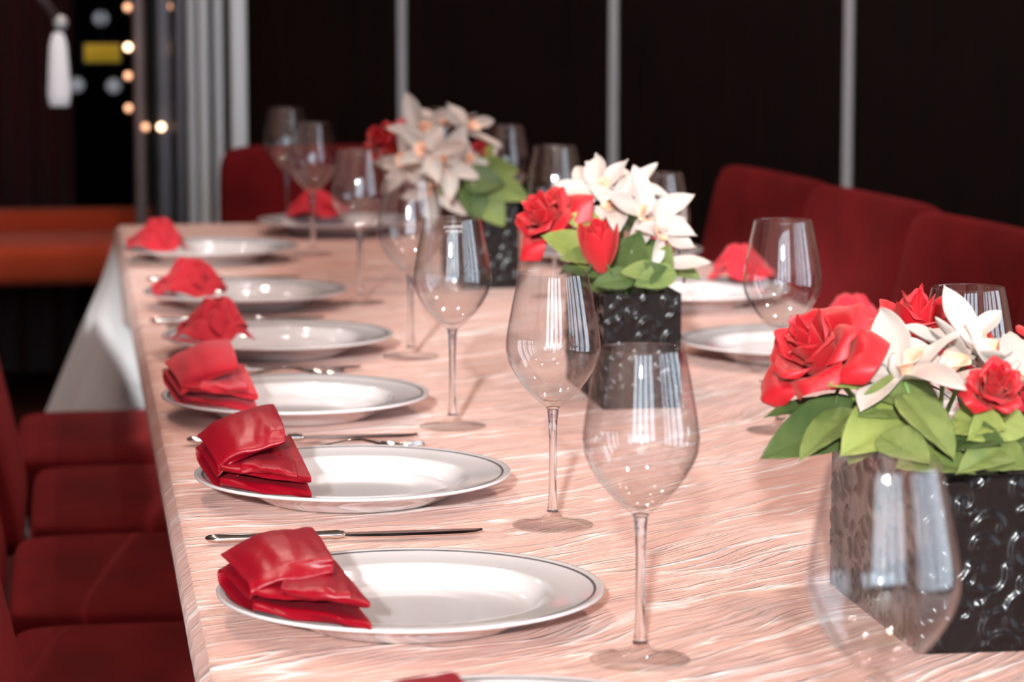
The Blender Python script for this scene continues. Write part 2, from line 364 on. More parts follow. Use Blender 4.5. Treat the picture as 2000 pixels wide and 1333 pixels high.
# ------------------------------------------------------------------ table and cloths
TZ = .75
TX0, TX1, TY0, TY1 = .095, 1.075, -.1, 5.66
tb = empty('dining_table', ((TX0+TX1)/2, 2.8, 0), 0, 'long dining table hidden under the blush tablecloth', 'table')
MB().box((0, 0, TZ-.04), (TX1-TX0-.03, TY1-TY0-.04, .05)).build('tabletop', M['darkwood'], tb, smooth=False, bevel=.005)
for x in (-.33, .33):
    for y in (-2.4, .025, 2.78): MB().box((x, y, .355), (.06, .06, .71)).build('leg', M['darkwood'], tb, smooth=False, bevel=.004)
def lin(a, c, n): return [a+(c-a)*i/(n-1) for i in range(n)]
def sstep(a, c, x):
    t = min(1, max(0, (x-a)/(c-a))); return t*t*(3-2*t)
def drape(drop, zt, off, dense, flare, push):
    # a rectangular cloth laid over the table: what lies beyond an edge hangs down
    xs = [TX0-q for q in reversed(lin(.0, drop, 14)[1:])]+lin(TX0, TX1, dense[0])+[TX1+q for q in lin(0, drop, 14)[1:]]
    ys = [TY0-q for q in reversed(lin(.0, drop, 6)[1:])]+lin(TY0, 1.3, 6)[:-1]+lin(1.3, TY1, dense[1])+[TY1+q for q in lin(0, drop, 14)[1:]]
    P = []
    rr = .014+off
    for x in xs:
        row = []
        for y in ys:
            cx, cy = min(max(x, TX0), TX1), min(max(y, TY0), TY1)
            d = Vector((x-cx, y-cy)); r = d.length
            if r < 1e-6:
                z = zt + .0010*noise.noise(Vector((x*5, y*18, 3)))
                z += .0016*noise.noise(Vector((x*3, y*4, 9)))
                row.append((x, y, z)); continue
            n = d.normalized()
            arc = rr*PI/2
            if r < arc:
                a = r/rr; ox = rr*math.sin(a)-rr*.0; oz = -rr*(1-math.cos(a))
            else: ox = rr; oz = -rr-(r-arc)
            t = max(0, r-arc)
            s = sstep(4.85, 5.35, cy) if n.x < -.3 else (1 if abs(n.y) > .5 else 0)
            fl = flare*s*t + push*(1-s)*t
            wob = (.010+.16*t*s)*math.sin((cy*30 if abs(n.x) > .7 else cx*30)+4*noise.noise(Vector((cx*3, cy*3, 1))))*min(1, t*6)*(.25+.5*s)
            ox += fl+wob*.5+off*.5
            zz = zt+oz*.985
            if zz < .512 and s < .5 or (abs(n.y) > .5 and zz < .512 and .28 < cx < .85):      # the hem comes to lie on the chair seats
                ox -= .512-zz if abs(n.y) <= .5 else 0; zz = .512+.004*math.sin(cy*40)
            row.append((cx+n.x*(ox-rr*.6), cy+n.y*(ox-rr*.6), zz))
        P.append(row)
    return MB().grid(P)
tag(drape(.42, TZ-.004, 0, (24, 120), .36, -.38).build('underlay_cloth', M['underlay'], solid=.001), 'white linen underlay cloth hanging in folds at the far corner of the table', 'tablecloth')
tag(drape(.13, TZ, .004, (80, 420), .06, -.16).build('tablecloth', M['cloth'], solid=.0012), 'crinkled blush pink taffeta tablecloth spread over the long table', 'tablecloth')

# ------------------------------------------------------------------ chairs
def rbox(w, d, h, bulge=.0, n=8, r=.03):
    # rounded cushion: superellipsoid-like box with soft corners
    b = MB(); 
    def f(u, v, s):   # unused
        return 0
    return b
def cushion(c, d, name, par, rot=None, bevel=.03, puff=.012):
    n = 10; b = MB(); hx, hy, hz = d[0]/2, d[1]/2, d[2]/2
    def face(ax, sg):
        P = []
        for i in range(n+1):
            row = []
            for j in range(n+1):
                u, v = -1+2*i/n, -1+2*j/n
                q = [0, 0, 0]; q[ax] = sg; q[(ax+1) % 3] = u*sg; q[(ax+2) % 3] = v
                p = Vector((q[0]*hx, q[1]*hy, q[2]*hz))
                # round the corners
                m = Vector((max(-hx+bevel, min(hx-bevel, p.x)), max(-hy+bevel, min(hy-bevel, p.y)), max(-hz+bevel, min(hz-bevel, p.z))))
                dd = p-m
                if dd.length > 1e-6: p = m+dd.normalized()*bevel
                pf = puff*(1-u*u)*(1-v*v)
                p[ax] += sg*pf
                if rot is not None: p = rot @ p
                row.append(p+Vector(c))
            P.append(row)
        b.grid(P)
    for ax in range(3):
        for sg in (-1, 1): face(ax, sg)
    me = b.mesh(name, M['velvet'])
    bm = bmesh.new(); bm.from_mesh(me); bmesh.ops.remove_doubles(bm, verts=bm.verts, dist=.0004); bmesh.ops.recalc_face_normals(bm, faces=bm.faces); bm.to_mesh(me); bm.free()
    me.polygons.foreach_set('use_smooth', [True]*len(me.polygons))
    return link(name, me, par, subd=1)
def make_chair(label, group):
    t = empty('dining_chair', (0, 0, 0), 0, label, 'chair', group)      # local: +x faces the table, origin under the seat's rear edge
    cushion((.215, 0, .445), (.43, .485, .11), 'seat', t, None, .022, .004)
    rot = Matrix.Rotation(R(-13), 3, 'Y')
    cushion((-.085, 0, .655), (.075, .50, .435), 'backrest', t, rot, .028, .002)
    MB().box((.215, 0, .375), (.40, .42, .04)).build('seat_frame', M['darkwood'], t, smooth=False, bevel=.005)
    for x, y in ((.03, .19), (.03, -.19), (.39, .19), (.39, -.19)):
        b = MB(); b.add([Vector((x+i*s+(-.05 if x < .1 and s < .018 else 0), y+j*s, z)) for z, s in ((0, .013), (.36, .021)) for j in (-1, 1) for i in (-1, 1)],
                        [(0, 2, 3, 1), (4, 5, 7, 6), (0, 1, 5, 4), (2, 6, 7, 3), (0, 4, 6, 2), (1, 3, 7, 5)])
        b.build('leg', M['darkwood'], t, smooth=False)
    return t
GL = 'red velvet chairs along the left side of the table'; GR = 'red velvet chairs along the right side of the table'
ch0 = make_chair('red velvet chair nearest the viewer on the left side, its seat edge at the bottom of the photo', GL)
lc = [(2.55, -.02, 0, 'red velvet chair left of the table, its back slanting into the bottom left corner'),
      (3.10, -.075, .0, 'red velvet chair left of the table, second seat behind the bottom left one'),
      (3.64, -.08, .0, 'red velvet chair left of the table beside the third plate'),
      (4.18, -.06, .0, 'red velvet chair left of the table, second from the hanging white cloth'),
      (4.73, -.09, .0, 'red velvet chair left of the table, in front of the hanging white cloth')]
def put(o, x, y, rz, lab, grp): o.location = (x, y, 0); o.rotation_euler.z = rz; o['label'] = lab; o['group'] = grp
for i, (y, x, rz, lab) in enumerate(lc):
    o = ch0 if i == 0 else copy_tree(ch0); put(o, x, y, rz, lab, GL)
rc = [(5.25, 1.178, 'red velvet chair on the right, farthest back of the row by the panelled wall'),
      (4.73, 1.222, 'red velvet chair on the right, middle one of the three backs in view'),
      (4.17, 1.243, 'red velvet chair on the right, nearest back in view at the edge of the photo'),
      (3.62, 1.258, 'red velvet chair on the right just outside the photo, shading its neighbour')]
for y, x, lab in rc:
    o = copy_tree(ch0); put(o, x, y, PI+R(7), lab, GR)
o = copy_tree(ch0); put(o, .568, 6.06, -PI/2, 'red velvet chair at the far head of the table', 'head chair'); del o['group']

# ------------------------------------------------------------------ plates
def make_plate():
    t = empty('dinner_plate', (0, 0, 0), 0, '', 'plate')
    pr = [(.0001, .006), (.06, .0058), (.088, .007), (.095, .0082), (.1005, .0120), (.105, .0175), (.109, .0200), (.113, .0206), (.125, .0212), (.14, .0236), (.1475, .0252), (.1492, .0254), (.1502, .0246), (.150, .0232),
          (.147, .0218), (.125, .0178), (.110, .0140), (.101, .0085), (.093, .0040), (.088, .0015), (.086, .0001), (.083, .0001), (.081, .0025), (.04, .003), (.0001, .003)]
    MB().lathe(pr, 96).build('dish', M['porcelain'], t)
    MB().lathe([(.1415, .02425), (.1435, .0248), (.1437, .0244), (.1417, .0238)], 96, close=True).build('rim_band', M['band'], t)
    return t
pl0 = make_plate()
plates = []
PLY = [(.265, 1.750, 'at the bottom edge of the photo, only its far rim showing'),
       (.256, 2.187, 'nearest full one on the left, dark red napkin on it'),
       (.262, 2.709, 'second from the front on the left, under the upright napkin'),
       (.248, 3.224, 'third from the front on the left, under a folded red napkin'),
       (.266, 3.750, 'fourth from the front on the left, with a rosette of red napkin'),
       (.256, 4.275, 'fifth from the front on the left, blurred'),
       (.238, 4.955, 'farthest plate on the left at the far corner of the table')]
PRY = [(.92, 2.98, 'on the right, half hidden behind the nearest flowers'),
       (.92, 3.60, 'on the right, behind the clear right-hand glass'),
       (.91, 4.20, 'on the right, beside the middle black vase'),
       (.91, 4.80, 'on the right, between the middle and far flowers')]
first = True
def put_plate(x, y, lab, grp):
    global first
    o = pl0 if first else copy_tree(pl0); first = False
    o.location = (x, y, TZ+.002); o['label'] = 'white dinner plate, '+lab
    if grp: o['group'] = grp
    return o
for x, y, l in PLY: put_plate(x, y, l, 'white plates on the left side')
for x, y, l in PRY: put_plate(x, y, l, 'white plates on the right side')
put_plate(.50, 5.44, 'at the far head of the table', None)

# ------------------------------------------------------------------ napkins
def serp(D, gap, layers, n, rnd, stag):
    pts = []; r = gap/2; k0 = layers-1
    for k in range(layers):
        z = -(layers-1)*gap+k*gap; f = rnd.uniform(-stag, stag)
        seq = lin(D, f, n) if (layers-1-k) % 2 == 1 else lin(f, D, n)
        for v in seq: pts.append((v, z))
        if k < layers-1:
            e = seq[-1]; sg = -1 if seq[-1] < seq[0] else 1
            for a in (25, 50, 75, 90, 105, 130, 155): pts.append((e+sg*r*1.3*math.sin(R(a)), z+r-r*math.cos(R(a))))
    return pts
def pad(b, FL, FR, BL, BR, layers, gap, seed, wav=.003, bulge=.006, nu=26, crump=0, taper=.3, curlL=0):
    # corners of the TOP layer; the other layers lie folded below it
    rnd = random.Random(seed); FL, FR, BL, BR = map(Vector, (FL, FR, BL, BR))
    D = ((BL-FL).length+(BR-FR).length)/2
    pts = serp(D, gap, layers, 9, rnd, .0035)
    H = max(gap*(layers-1), 1e-6); P = []
    for i in range(nu+1):
        u = i/nu; row = []
        for k, (v, z) in enumerate(pts):
            w = v/D
            p = FL*(1-u)*(1-w)+FR*u*(1-w)+BL*(1-u)*w+BR*u*w
            zt = 1+z/H
            z *= 1-taper*sstep(.45, 1, u)
            rip = wav*noise.noise(Vector((u*2.6+seed, z*90, w*1.3)))+wav*.35*noise.noise(Vector((u*7+seed, z*200, w*3)))
            dome = bulge*math.sin(PI*min(1, max(0, w*.8+.1)))*math.sin(PI*(u*.9+.05))*zt
            p = p+Vector((0, 0, z+rip+dome)); p.y += .003*math.sin(u*5+z*500+seed)*(1-w)
            if curlL: p.z -= curlL*sstep(.25, 0, u)**1.5
            if crump: p += noise.noise_vector(Vector((p.x*34+seed, p.y*34, p.z*40)))*crump
            row.append(p)
        P.append(row)
    b.grid(P)
def napkin_mesh(seed, hi=0, crump=0, wav=.0035, mat='napkin'):
    b = MB(); T_ = -TZ-.002+.75
    pad(b, (-.127, -.072, .046), (-.046, -.134, .043), (-.120, .03, .043), (-.058, .012, .045+hi), 4, .0064, seed, wav, .004, crump=crump, taper=.0)
    pad(b, (-.130, -.070, .050), (-.067, -.072, .064+hi), (-.147, .012, .056+hi*.6), (-.073, .033, .066+hi*1.4), 3, .0125, seed+5, wav, .012, crump=crump, taper=-.1, curlL=.004)
    pad(b, (-.108, -.098, .049), (-.058, -.122, .0485), (-.095, -.02, .049), (-.058, -.02, .048), 2, .0062, seed+9, wav, .002, crump=crump)
    return b.mesh('napkin', M[mat])
def rosette_mesh(seed, wx, wy, h, dip=0):
    # a napkin gathered into a soft ruffled knot
    b = MB(); rnd = random.Random(seed)
    for lay in range(3):
        P = []
        for i in range(49):
            a = 2*PI*i/48; row = []
            for k in range(9):
                v = k/8
                ruf = (.07+.02*lay)*math.sin(a*(5+lay)+lay*1.7+seed)*v
                r = (.22+.78*v)*(1-.20*lay)*(1+ruf)
                z = h*(.25+.25*lay)+h*.5*math.sin(PI*(1-v)*.62)-h*.1*v+h*.16*math.sin(a*(4+lay)*1.0+2*v+seed)*v
                if dip: z -= h*.5*math.exp(-((a-PI/2-.6)/.35)**2)
                x_, y_ = wx*r*math.cos(a), wy*r*math.sin(a)
                nv = noise.noise_vector(Vector((x_*50+seed, y_*50, z*50+lay)))*.006
                row.append(Vector((x_-.09+lay*.004, y_-.03, .022+max(.003, z)))+nv)
            P.append(row)
        b.grid(P)
    return b.mesh('napkin', M['napkin_matte'])
def put_napkin(me, x, y, rz, lab, grp, s=1, rx=0):
    o = link('napkin', me, solid=.0014, subd=1); o.location = (x, y, TZ+.002); o.rotation_euler = (rx, 0, rz); o.scale = (s, s, s)
    tag(o, lab, 'napkin', grp); return o
GN = 'red napkins on the left-hand plates'
nk1 = napkin_mesh(1); nk2 = napkin_mesh(12, hi=.014); nk3 = napkin_mesh(23, hi=.012, wav=.003, mat='napkin_matte')
nkc = rosette_mesh(3, .050, .064, .044); nkd = rosette_mesh(8, .054, .062, .042, 1)
put_napkin(nk1, .256, 2.187, 0, 'folded dark red satin napkin on the nearest full plate', GN)
put_napkin(nk2, .262, 2.709, R(-2), 'folded dark red satin napkin on the second plate, standing highest at its back', GN)
put_napkin(nk3, .248, 3.224, R(-2), 'folded brighter red napkin on the third left-hand plate', GN)
put_napkin(nkc, .266, 3.75, R(4), 'crumpled red napkin like a rosette on the fourth left-hand plate', GN)
put_napkin(nkd, .256, 4.275, R(6), 'crumpled red napkin on the fifth left-hand plate, dipped in its middle', GN)
put_napkin(nkc, .222, 4.955, R(15), 'crumpled red napkin on the farthest left-hand plate', GN)
p0 = put_napkin(nk1, .305, 1.708, 0, 'red napkin tip peeping in at the bottom edge of the photo', GN)
GNR = 'red napkins on the right-hand plates'
for (x, y, l) in ((.92, 2.98, 'red napkin on the right-hand plate behind the nearest flowers'), (.92, 3.60, 'blurred red napkin behind the top of the nearest red roses'),
                  (.93, 4.28, 'blurred red napkin left of the tall right-hand wine glass'), (.91, 4.80, 'blurred red napkin on the farthest right-hand plate')):
    put_napkin(nkc, x, y, PI, l, GNR)
put_napkin(nkd, .50, 5.44, R(-90), 'blurred red napkin on the plate at the far head of the table', None)

# ------------------------------------------------------------------ cutlery
def make_knife():
    t = empty('table_knife', (0, 0, 0), 0, '', 'knife')
    # along local x: handle from 0 to .12, blade from .12 to .245
    P = []; n = 12
    prof = [(0, .002, .0015), (.003, .006, .003), (.012, .0075, .0038), (.05, .0066, .0036), (.09, .0052, .0032), (.105, .0048, .0038), (.115, .0058, .0042), (.122, .005, .003)]
    for x, w, h in prof: P.append([(x, w*math.cos(2*PI*k/n), .005+h*math.sin(2*PI*k/n)) for k in range(n+1)])
    MB().grid(P).build('handle', M['steel'], t)
    P = []
    for x, w0, w1 in [(.12, -.0045, .0045), (.13, -.008, .005), (.16, -.0105, .0055), (.20, -.0105, .0055), (.225, -.009, .0055), (.238, -.005, .0052), (.2455, .002, .0045)]:
        P.append([(x, w0, .0042), (x, (w0+w1)/2, .0052), (x, w1, .0058), (x, (w0+w1)/2, .0036), (x, w0, .0042)])
    MB().grid(P).build('blade', M['steel'], t)
    return t
def make_fork():
    t = empty('fork', (0, 0, 0), 0, '', 'fork')
    def hz(x): return .004+.010*math.exp(-((x-.13)/.03)**2)+.004*sstep(.16, .20, x)
    P = []
    for x, w in [(0, .003), (.01, .0085), (.03, .008), (.07, .004), (.12, .003), (.135, .006), (.15, .0115), (.158, .012)]:
        P.append([(x, w*c, hz(x)+s*.0012) for c, s in ((-1, 0), (-.6, 1), (.6, 1), (1, 0), (.6, -1), (-.6, -1), (-1, 0))])
    MB().grid(P).build('handle', M['steel'], t)
    for k in range(4):
        y = -.0105+.007*k
        MB().tube([(.156, y, hz(.156)), (.175, y, hz(.175)), (.20, y*.95, hz(.2)+.001)], [.0018, .0016, .0007], 6).build('tine', M['steel'], t)
    return t
kn0 = make_knife(); fk0 = make_fork()
GK = 'steel table knives between the left-hand plates'; GF = 'steel forks between the left-hand plates'
for i, (x, y, rz, l) in enumerate([(.112, 2.500, .01, 'table knife lying between the two nearest full plates'), (.118, 3.035, -.01, 'table knife lying behind the second plate'),
                  (.11, 3.56, .02, 'table knife lying behind the third left-hand plate'), (.11, 4.08, -.02, 'table knife lying behind the fourth left-hand plate'), (.12, 4.62, 0, 'table knife lying behind the fifth left-hand plate')]):
    o = kn0 if i == 0 else copy_tree(kn0); o.location = (x, y, TZ+.002); o.rotation_euler.z = rz; o['label'] = 'polished steel '+l; o['group'] = GK
for i, (x, y, rz, l) in enumerate([(.16, 2.955, .0, 'behind the second plate, its tip beside the knife blade'), (.13, 3.50, .02, 'behind the third left-hand plate'), (.13, 4.02, 0, 'behind the fourth left-hand plate')]):
    o = fk0 if i == 0 else copy_tree(fk0); o.location = (x, y, TZ+.002); o.rotation_euler.z = rz; o['label'] = 'steel fork lying '+l; o['group'] = GF
for i, (x, y, l) in enumerate([(1.01, 3.33, 'pale steel fork on the right, near the stem of the right-hand glass')]):
    o = copy_tree(fk0); o.location = (x, y, TZ+.002); o.rotation_euler.z = PI; o['label'] = l
    if 'group' in o: del o['group']

# ------------------------------------------------------------------ wine glasses
def make_glass():
    t = empty('wine_glass', (0, 0, 0), 0, '', 'glass')
    out = [(.0052, .1065), (.009, .1105), (.0165, .117), (.0265, .1275), (.0355, .1405), (.0408, .152), (.0425, .1615), (.0420, .172), (.0398, .186), (.0365, .204), (.0335, .219), (.0312, .2295)]
    th = .0009
    # smooth the outline with Catmull-Rom
    def smooth(p, n=4):
        q = []
        for i in range(len(p)-1):
            a, b_, c, d = p[max(i-1, 0)], p[i], p[i+1], p[min(i+2, len(p)-1)]
            for k in range(n):
                s = k/n
                q.append(tuple(.5*((2*b_[j])+(-a[j]+c[j])*s+(2*a[j]-5*b_[j]+4*c[j]-d[j])*s*s+(-a[j]+3*b_[j]-3*c[j]+d[j])*s**3) for j in (0, 1)))
        q.append(p[-1]); return q
    o = smooth(out)
    inn = [(max(.0001, r-th-(.0030 if z < .113 else .0012 if z < .12 else 0)), z+(.0035 if z < .112 else .0015 if z < .122 else 0)) for r, z in o]
    rim = [(o[-1][0]-.0002, .2300), (o[-1][0]-th/2, .2302), (o[-1][0]-th+.0002, .2300)]
    bowl = o+rim+inn[::-1]+[(.0001, inn[0][1])]
    MB().lathe([(.00001, .1065)]+bowl[:-1]+[(.00001, inn[0][1])], 72).build('bowl', M['glass_bowl'], t)
    st = [(.0052, .1065), (.0050, .103), (.0042, .095), (.0036, .080), (.0034, .060), (.0036, .040), (.0042, .022), (.0056, .013)]
    MB().lathe([(.00001, .1085), (.006, .1085)]+smooth(st, 3)+[(.00001, .013)], 40).build('stem', M['glass_stem'], t)
    ft = [(.0056, .0128), (.0085, .0085), (.013, .0062), (.022, .0040), (.032, .0024), (.0358, .0018), (.0367, .0012), (.0362, .0003), (.0345, 0)]
    MB().lathe([(.00001, .0128)]+smooth(ft, 3)+[(.00001, 0)], 64).build('foot', M['glass_foot'], t)
    return t
g0 = make_glass()
GLX = [(.443, 1.53, 'large blurred empty wine glass in front, at the bottom right'),
       (.405, 2.027, 'empty wine glass nearest the first full plate, second from the viewer'),
       (.4265, 2.54, 'sharp empty wine glass in the middle, its foot beside the second plate'),
       (.411, 3.112, 'empty wine glass with an etched mark near its rim, beside the third plate'),
       (.432, 3.68, 'blurred empty wine glass behind the etched one'),
       (.428, 4.29, 'blurred empty wine glass beside the fifth left-hand plate, left of the white flowers'),
       (.4195, 5.03, 'blurred empty wine glass in front of the far head plate'),
       (.414, 5.55, 'blurred empty wine glass farthest of the left row, its base hidden')]
GRX = [(.757, 2.37, 'empty wine glass at the right edge, rising behind the nearest flowers'),
       (.7595, 3.03, 'empty wine glass on the right, standing clear in front of the red chairs'),
       (.77, 3.745, 'blurred empty wine glass just behind the middle white flowers'),
       (.728, 4.32, 'blurred empty wine glass left of the middle white flowers'),
       (.736, 4.885, 'blurred empty wine glass right of the far white flowers'),
       (.701, 5.50, 'blurred empty wine glass hidden behind the far white flowers')]
gi = 0
for lst, grp in ((GLX, 'wine glasses in the left row'), (GRX, 'wine glasses in the right row')):
    for x, y, l in lst:
        o = g0 if gi == 0 else copy_tree(g0); gi += 1
        o.location = (x, y, TZ+.0015); o.rotation_euler.z = gi*1.3; o['label'] = l; o['group'] = grp
        if 'etched' in l and 'behind' not in l: etched = o
# etched mark on one bowl (too fine to read: two short rows of strokes)
b = MB(); rnd = random.Random(3); ex, ey = .411, 3.112
def bowl_r(z): return .0312+(.2295-z)*.22
for row, (zz, n, h) in enumerate(((.2215, 9, .004), (.2165, 7, .003))):
    for k in range(n):
        a = -PI/2+.05+(k-n/2)*.075-.1; z0 = zz+rnd.uniform(-.0006, .0006); r1 = bowl_r(z0)+.0003; r2 = bowl_r(z0+h)+.0003
        a2 = a+rnd.uniform(-.02, .04)
        b.tube([(r1*math.cos(a), r1*math.sin(a), z0), (r2*math.cos(a2), r2*math.sin(a2), z0+h*rnd.uniform(.5, 1))], .00022, 4)
    r1 = bowl_r(zz)+.0003
    b.tube([(r1*math.cos(-PI/2+q), r1*math.sin(-PI/2+q), zz+.002) for q in lin(-.32, .2, 8)], .00018, 4)
o = b.build('etched_mark', M['etch'], etched); o.rotation_euler.z = -etched.rotation_euler.z
o['label'] = 'tiny white etched mark below the rim'

# ------------------------------------------------------------------ vases
def relief(w, h, seed):
    r = random.Random(seed); arcs = []
    for _ in range(int(w*h/.00042)):
        cx, cy = r.uniform(0, w), r.uniform(0, h); a0 = r.uniform(0, 2*PI)
        arcs.append((cx, cy, r.uniform(.009, .019), a0, r.choice((-1, 1)), r.uniform(2.0, 4.6)))
    def f(x, y):
        v = np.zeros_like(x)
        for cx, cy, rad, a0, sg, span in arcs:
            for q in np.linspace(0, 1, 34):
                rr = rad*(1-.72*q); a = a0+sg*span*q
                px, py = cx+rr*np.cos(a), cy+rr*np.sin(a)
                d2 = (x-px)**2+(y-py)**2
                v = np.maximum(v, np.exp(-d2/(2*(.0022*(1-.35*q))**2)))
        return v
    return f
VW, VL, VH = .09, .25, .132
def vase_mesh():
    b = MB(); amp = .0024; st = .0017
    for (w, o, ux, nrm, seed) in ((VW, (-VW/2, -VL/2), (1, 0), (0, -1), 1), (VW, (VW/2, VL/2), (-1, 0), (0, 1), 1), (VL, (-VW/2, VL/2), (0, -1), (-1, 0), 2), (VL, (VW/2, -VL/2), (0, 1), (1, 0), 2)):
        nu, nv = int(w/st), int(VH/st)
        U, V = np.meshgrid(np.linspace(0, w, nu), np.linspace(0, VH, nv), indexing='ij')
        Hh = relief(w, VH, seed)(U, V)*amp*np.minimum(1, np.minimum(np.minimum(U, w-U), np.minimum(V, VH-V))/.004)
        P = [[(o[0]+ux[0]*U[i, j]+nrm[0]*Hh[i, j], o[1]+ux[1]*U[i, j]+nrm[1]*Hh[i, j], V[i, j]) for j in range(nv)] for i in range(nu)]
        b.grid(P)
    # rim and inner lip, base
    t = .006; a, c = VW/2, VL/2
    for s0, s1, z0, z1 in ((0, t, VH, VH), (t, t, VH, VH-.03)):
        q = [(-a+s0, -c+s0, z0), (a-s0, -c+s0, z0), (a-s0, c-s0, z0), (-a+s0, c-s0, z0), (-a+s1, -c+s1, z1), (a-s1, -c+s1, z1), (a-s1, c-s1, z1), (-a+s1, c-s1, z1)]
        b.add(q, [(i, (i+1) % 4, 4+(i+1) % 4, 4+i) for i in range(4)])
    b.add([(-a, -c, 0), (a, -c, 0), (a, c, 0), (-a, c, 0)], [(0, 3, 2, 1)])
    return b.mesh('vase_body', M['black_glaze'])
vm = vase_mesh()
mo = MB(); P = []
for i in range(16):
    P.append([(-VW/2+.006+(VW-.012)*i/15, -VL/2+.006+(VL-.012)*j/29, VH-.010+.006*noise.noise(Vector((i*.8, j*.8, 0)))) for j in range(30)])
mm = mo.grid(P).mesh('moss', M['moss'])
VS = [(.656, 2.14, 'nearest black embossed glossy vase, at the right edge of the photo'), (.642, 3.335, 'middle black embossed glossy vase, behind the two sharp wine glasses'), (.648, 4.58, 'farthest black embossed glossy vase, under the far white flowers')]
for x, y, l in VS:
    t = empty('vase', (x, y, TZ+.001), 0, l, 'vase', 'black embossed vases down the middle of the table')
    link('vase_body', vm, t); link('moss', mm, t)

# ------------------------------------------------------------------ flowers
def frame(axis, roll=0):
    z = Vector(axis).normalized(); x = z.orthogonal().normalized(); y = z.cross(x)
    Q = Matrix((x, y, z)).transposed()
    return Q @ Matrix.Rotation(roll, 3, 'Z')
def rose(center, axis, size, label, group, opening=1.0, seed=0, n=17, vase=None, bud=False):
    rnd = random.Random(seed); t = empty('rose', center, 0, label, 'flower', group)
    Q = frame(axis, rnd.uniform(0, 6))
    k = size/2
    for i in range(n):
        f = i/(n-1); ang = i*2.4+rnd.uniform(-.2, .2)
        r0 = k*(.05+.10*f); rt = k*(.10+.62*f**1.1*opening); h = k*(1.12-.34*f*opening); half = 1.55-.55*f
        curl = k*.34*f*f*opening; sag = k*.42*max(0, f-.45)*opening
        nu, nv = 9, 8; P = []
        tipw = rnd.uniform(.85, 1.1); ph = rnd.uniform(0, 6)
        for a in range(nu):
            s = -1+2*a/(nu-1); row = []
            for c in range(nv):
                v = c/(nv-1)
                wd_ = math.sin(PI*min(1, .12+v*.80))**.6
                th = ang+s*half*wd_*(.55+.45*(1-v*.35*f))
                rr = r0+(rt-r0)*(v**.75)*(1.0) + curl*v**4*(1-.15*s*s) + .012*k*math.sin(s*5+ph)*v*3
                rr *= (1-.06*s*s)
                z = -k*.35 + (h+k*.35)*(1-(1-v)**1.5) - sag*v**3 - k*.20*s*s*v*v - curl*.55*v**6 + .05*k*math.sin(s*4+ph)*v*v
                if bud:      # closed teardrop: each petal wraps the belly and closes over the tip
                    belly = k*(.10+.42*f)*(math.sin(PI*min(1, .04+v*(.60+.16*(1-f))))**.9)
                    th = ang+s*(1.25-.25*f)*(1-.55*v*v)
                    rr = belly+k*.07*f*v**5; z = -k*.75+k*1.5*v*(1-.10*f)-k*.16*s*s*v
                row.append(Q @ Vector((rr*math.cos(th), rr*math.sin(th), z)))
            P.append(row)
        MB().grid(P).build('petal', M['rose'], t, solid=.0007, subd=1)
    b = MB(); z0 = Q @ Vector((0, 0, -k*.3))
    tgt = Vector((0, 0, -k*1.2))
    if vase: tgt = Vector((vase[0], vase[1], TZ+VH-.02))-Vector(center)
    b.tube([z0, z0*1.6, z0*.6+tgt*.5, tgt], .0022, 6).build('stem', M['stem'], t)
    for i in range(4):
        a = i*PI/2
        P = [[Q @ Vector(((k*.05+k*.45*v)*math.cos(a+s*.3*(1-v)), (k*.05+k*.45*v)*math.sin(a+s*.3*(1-v)), -k*.33-k*.25*v*v)) for v in (0, .3, .6, 1)] for s in (-1, 0, 1)]
        MB().grid(P).build('sepal', M['leafB'], t, solid=.0006)
    return t
def petal_grid(L, Wd, cup, bend, pt=.6, nu=9, nv=12, wav=0, ph=0, notch=0):
    P = []
    for a in range(nu):
        s = -1+2*a/(nu-1); row = []
        for c in range(nv):
            v = c/(nv-1)
            w = Wd/2*(math.sin(PI*min(1, max(0, v)**pt))**.75 if 0 < v < 1 else 0.0)
            w = max(w, Wd*.06*(1-v))
            x = s*w; y = v*L*(1-.02*s*s)
            z = cup*(s*s)*w*1.0 - bend*L*v*v + wav*math.sin(v*7+ph+s*1.5)*abs(s)
            row.append(Vector((x, y, z)))
        P.append(row)
    return P
def place_petal(P, base, dirv, nrm):
    y = Vector(dirv).normalized(); z = Vector(nrm); z = (z-y*z.dot(y)).normalized(); x = y.cross(z)
    return [[Vector(base)+x*p.x+y*p.y+z*p.z for p in r] for r in P]
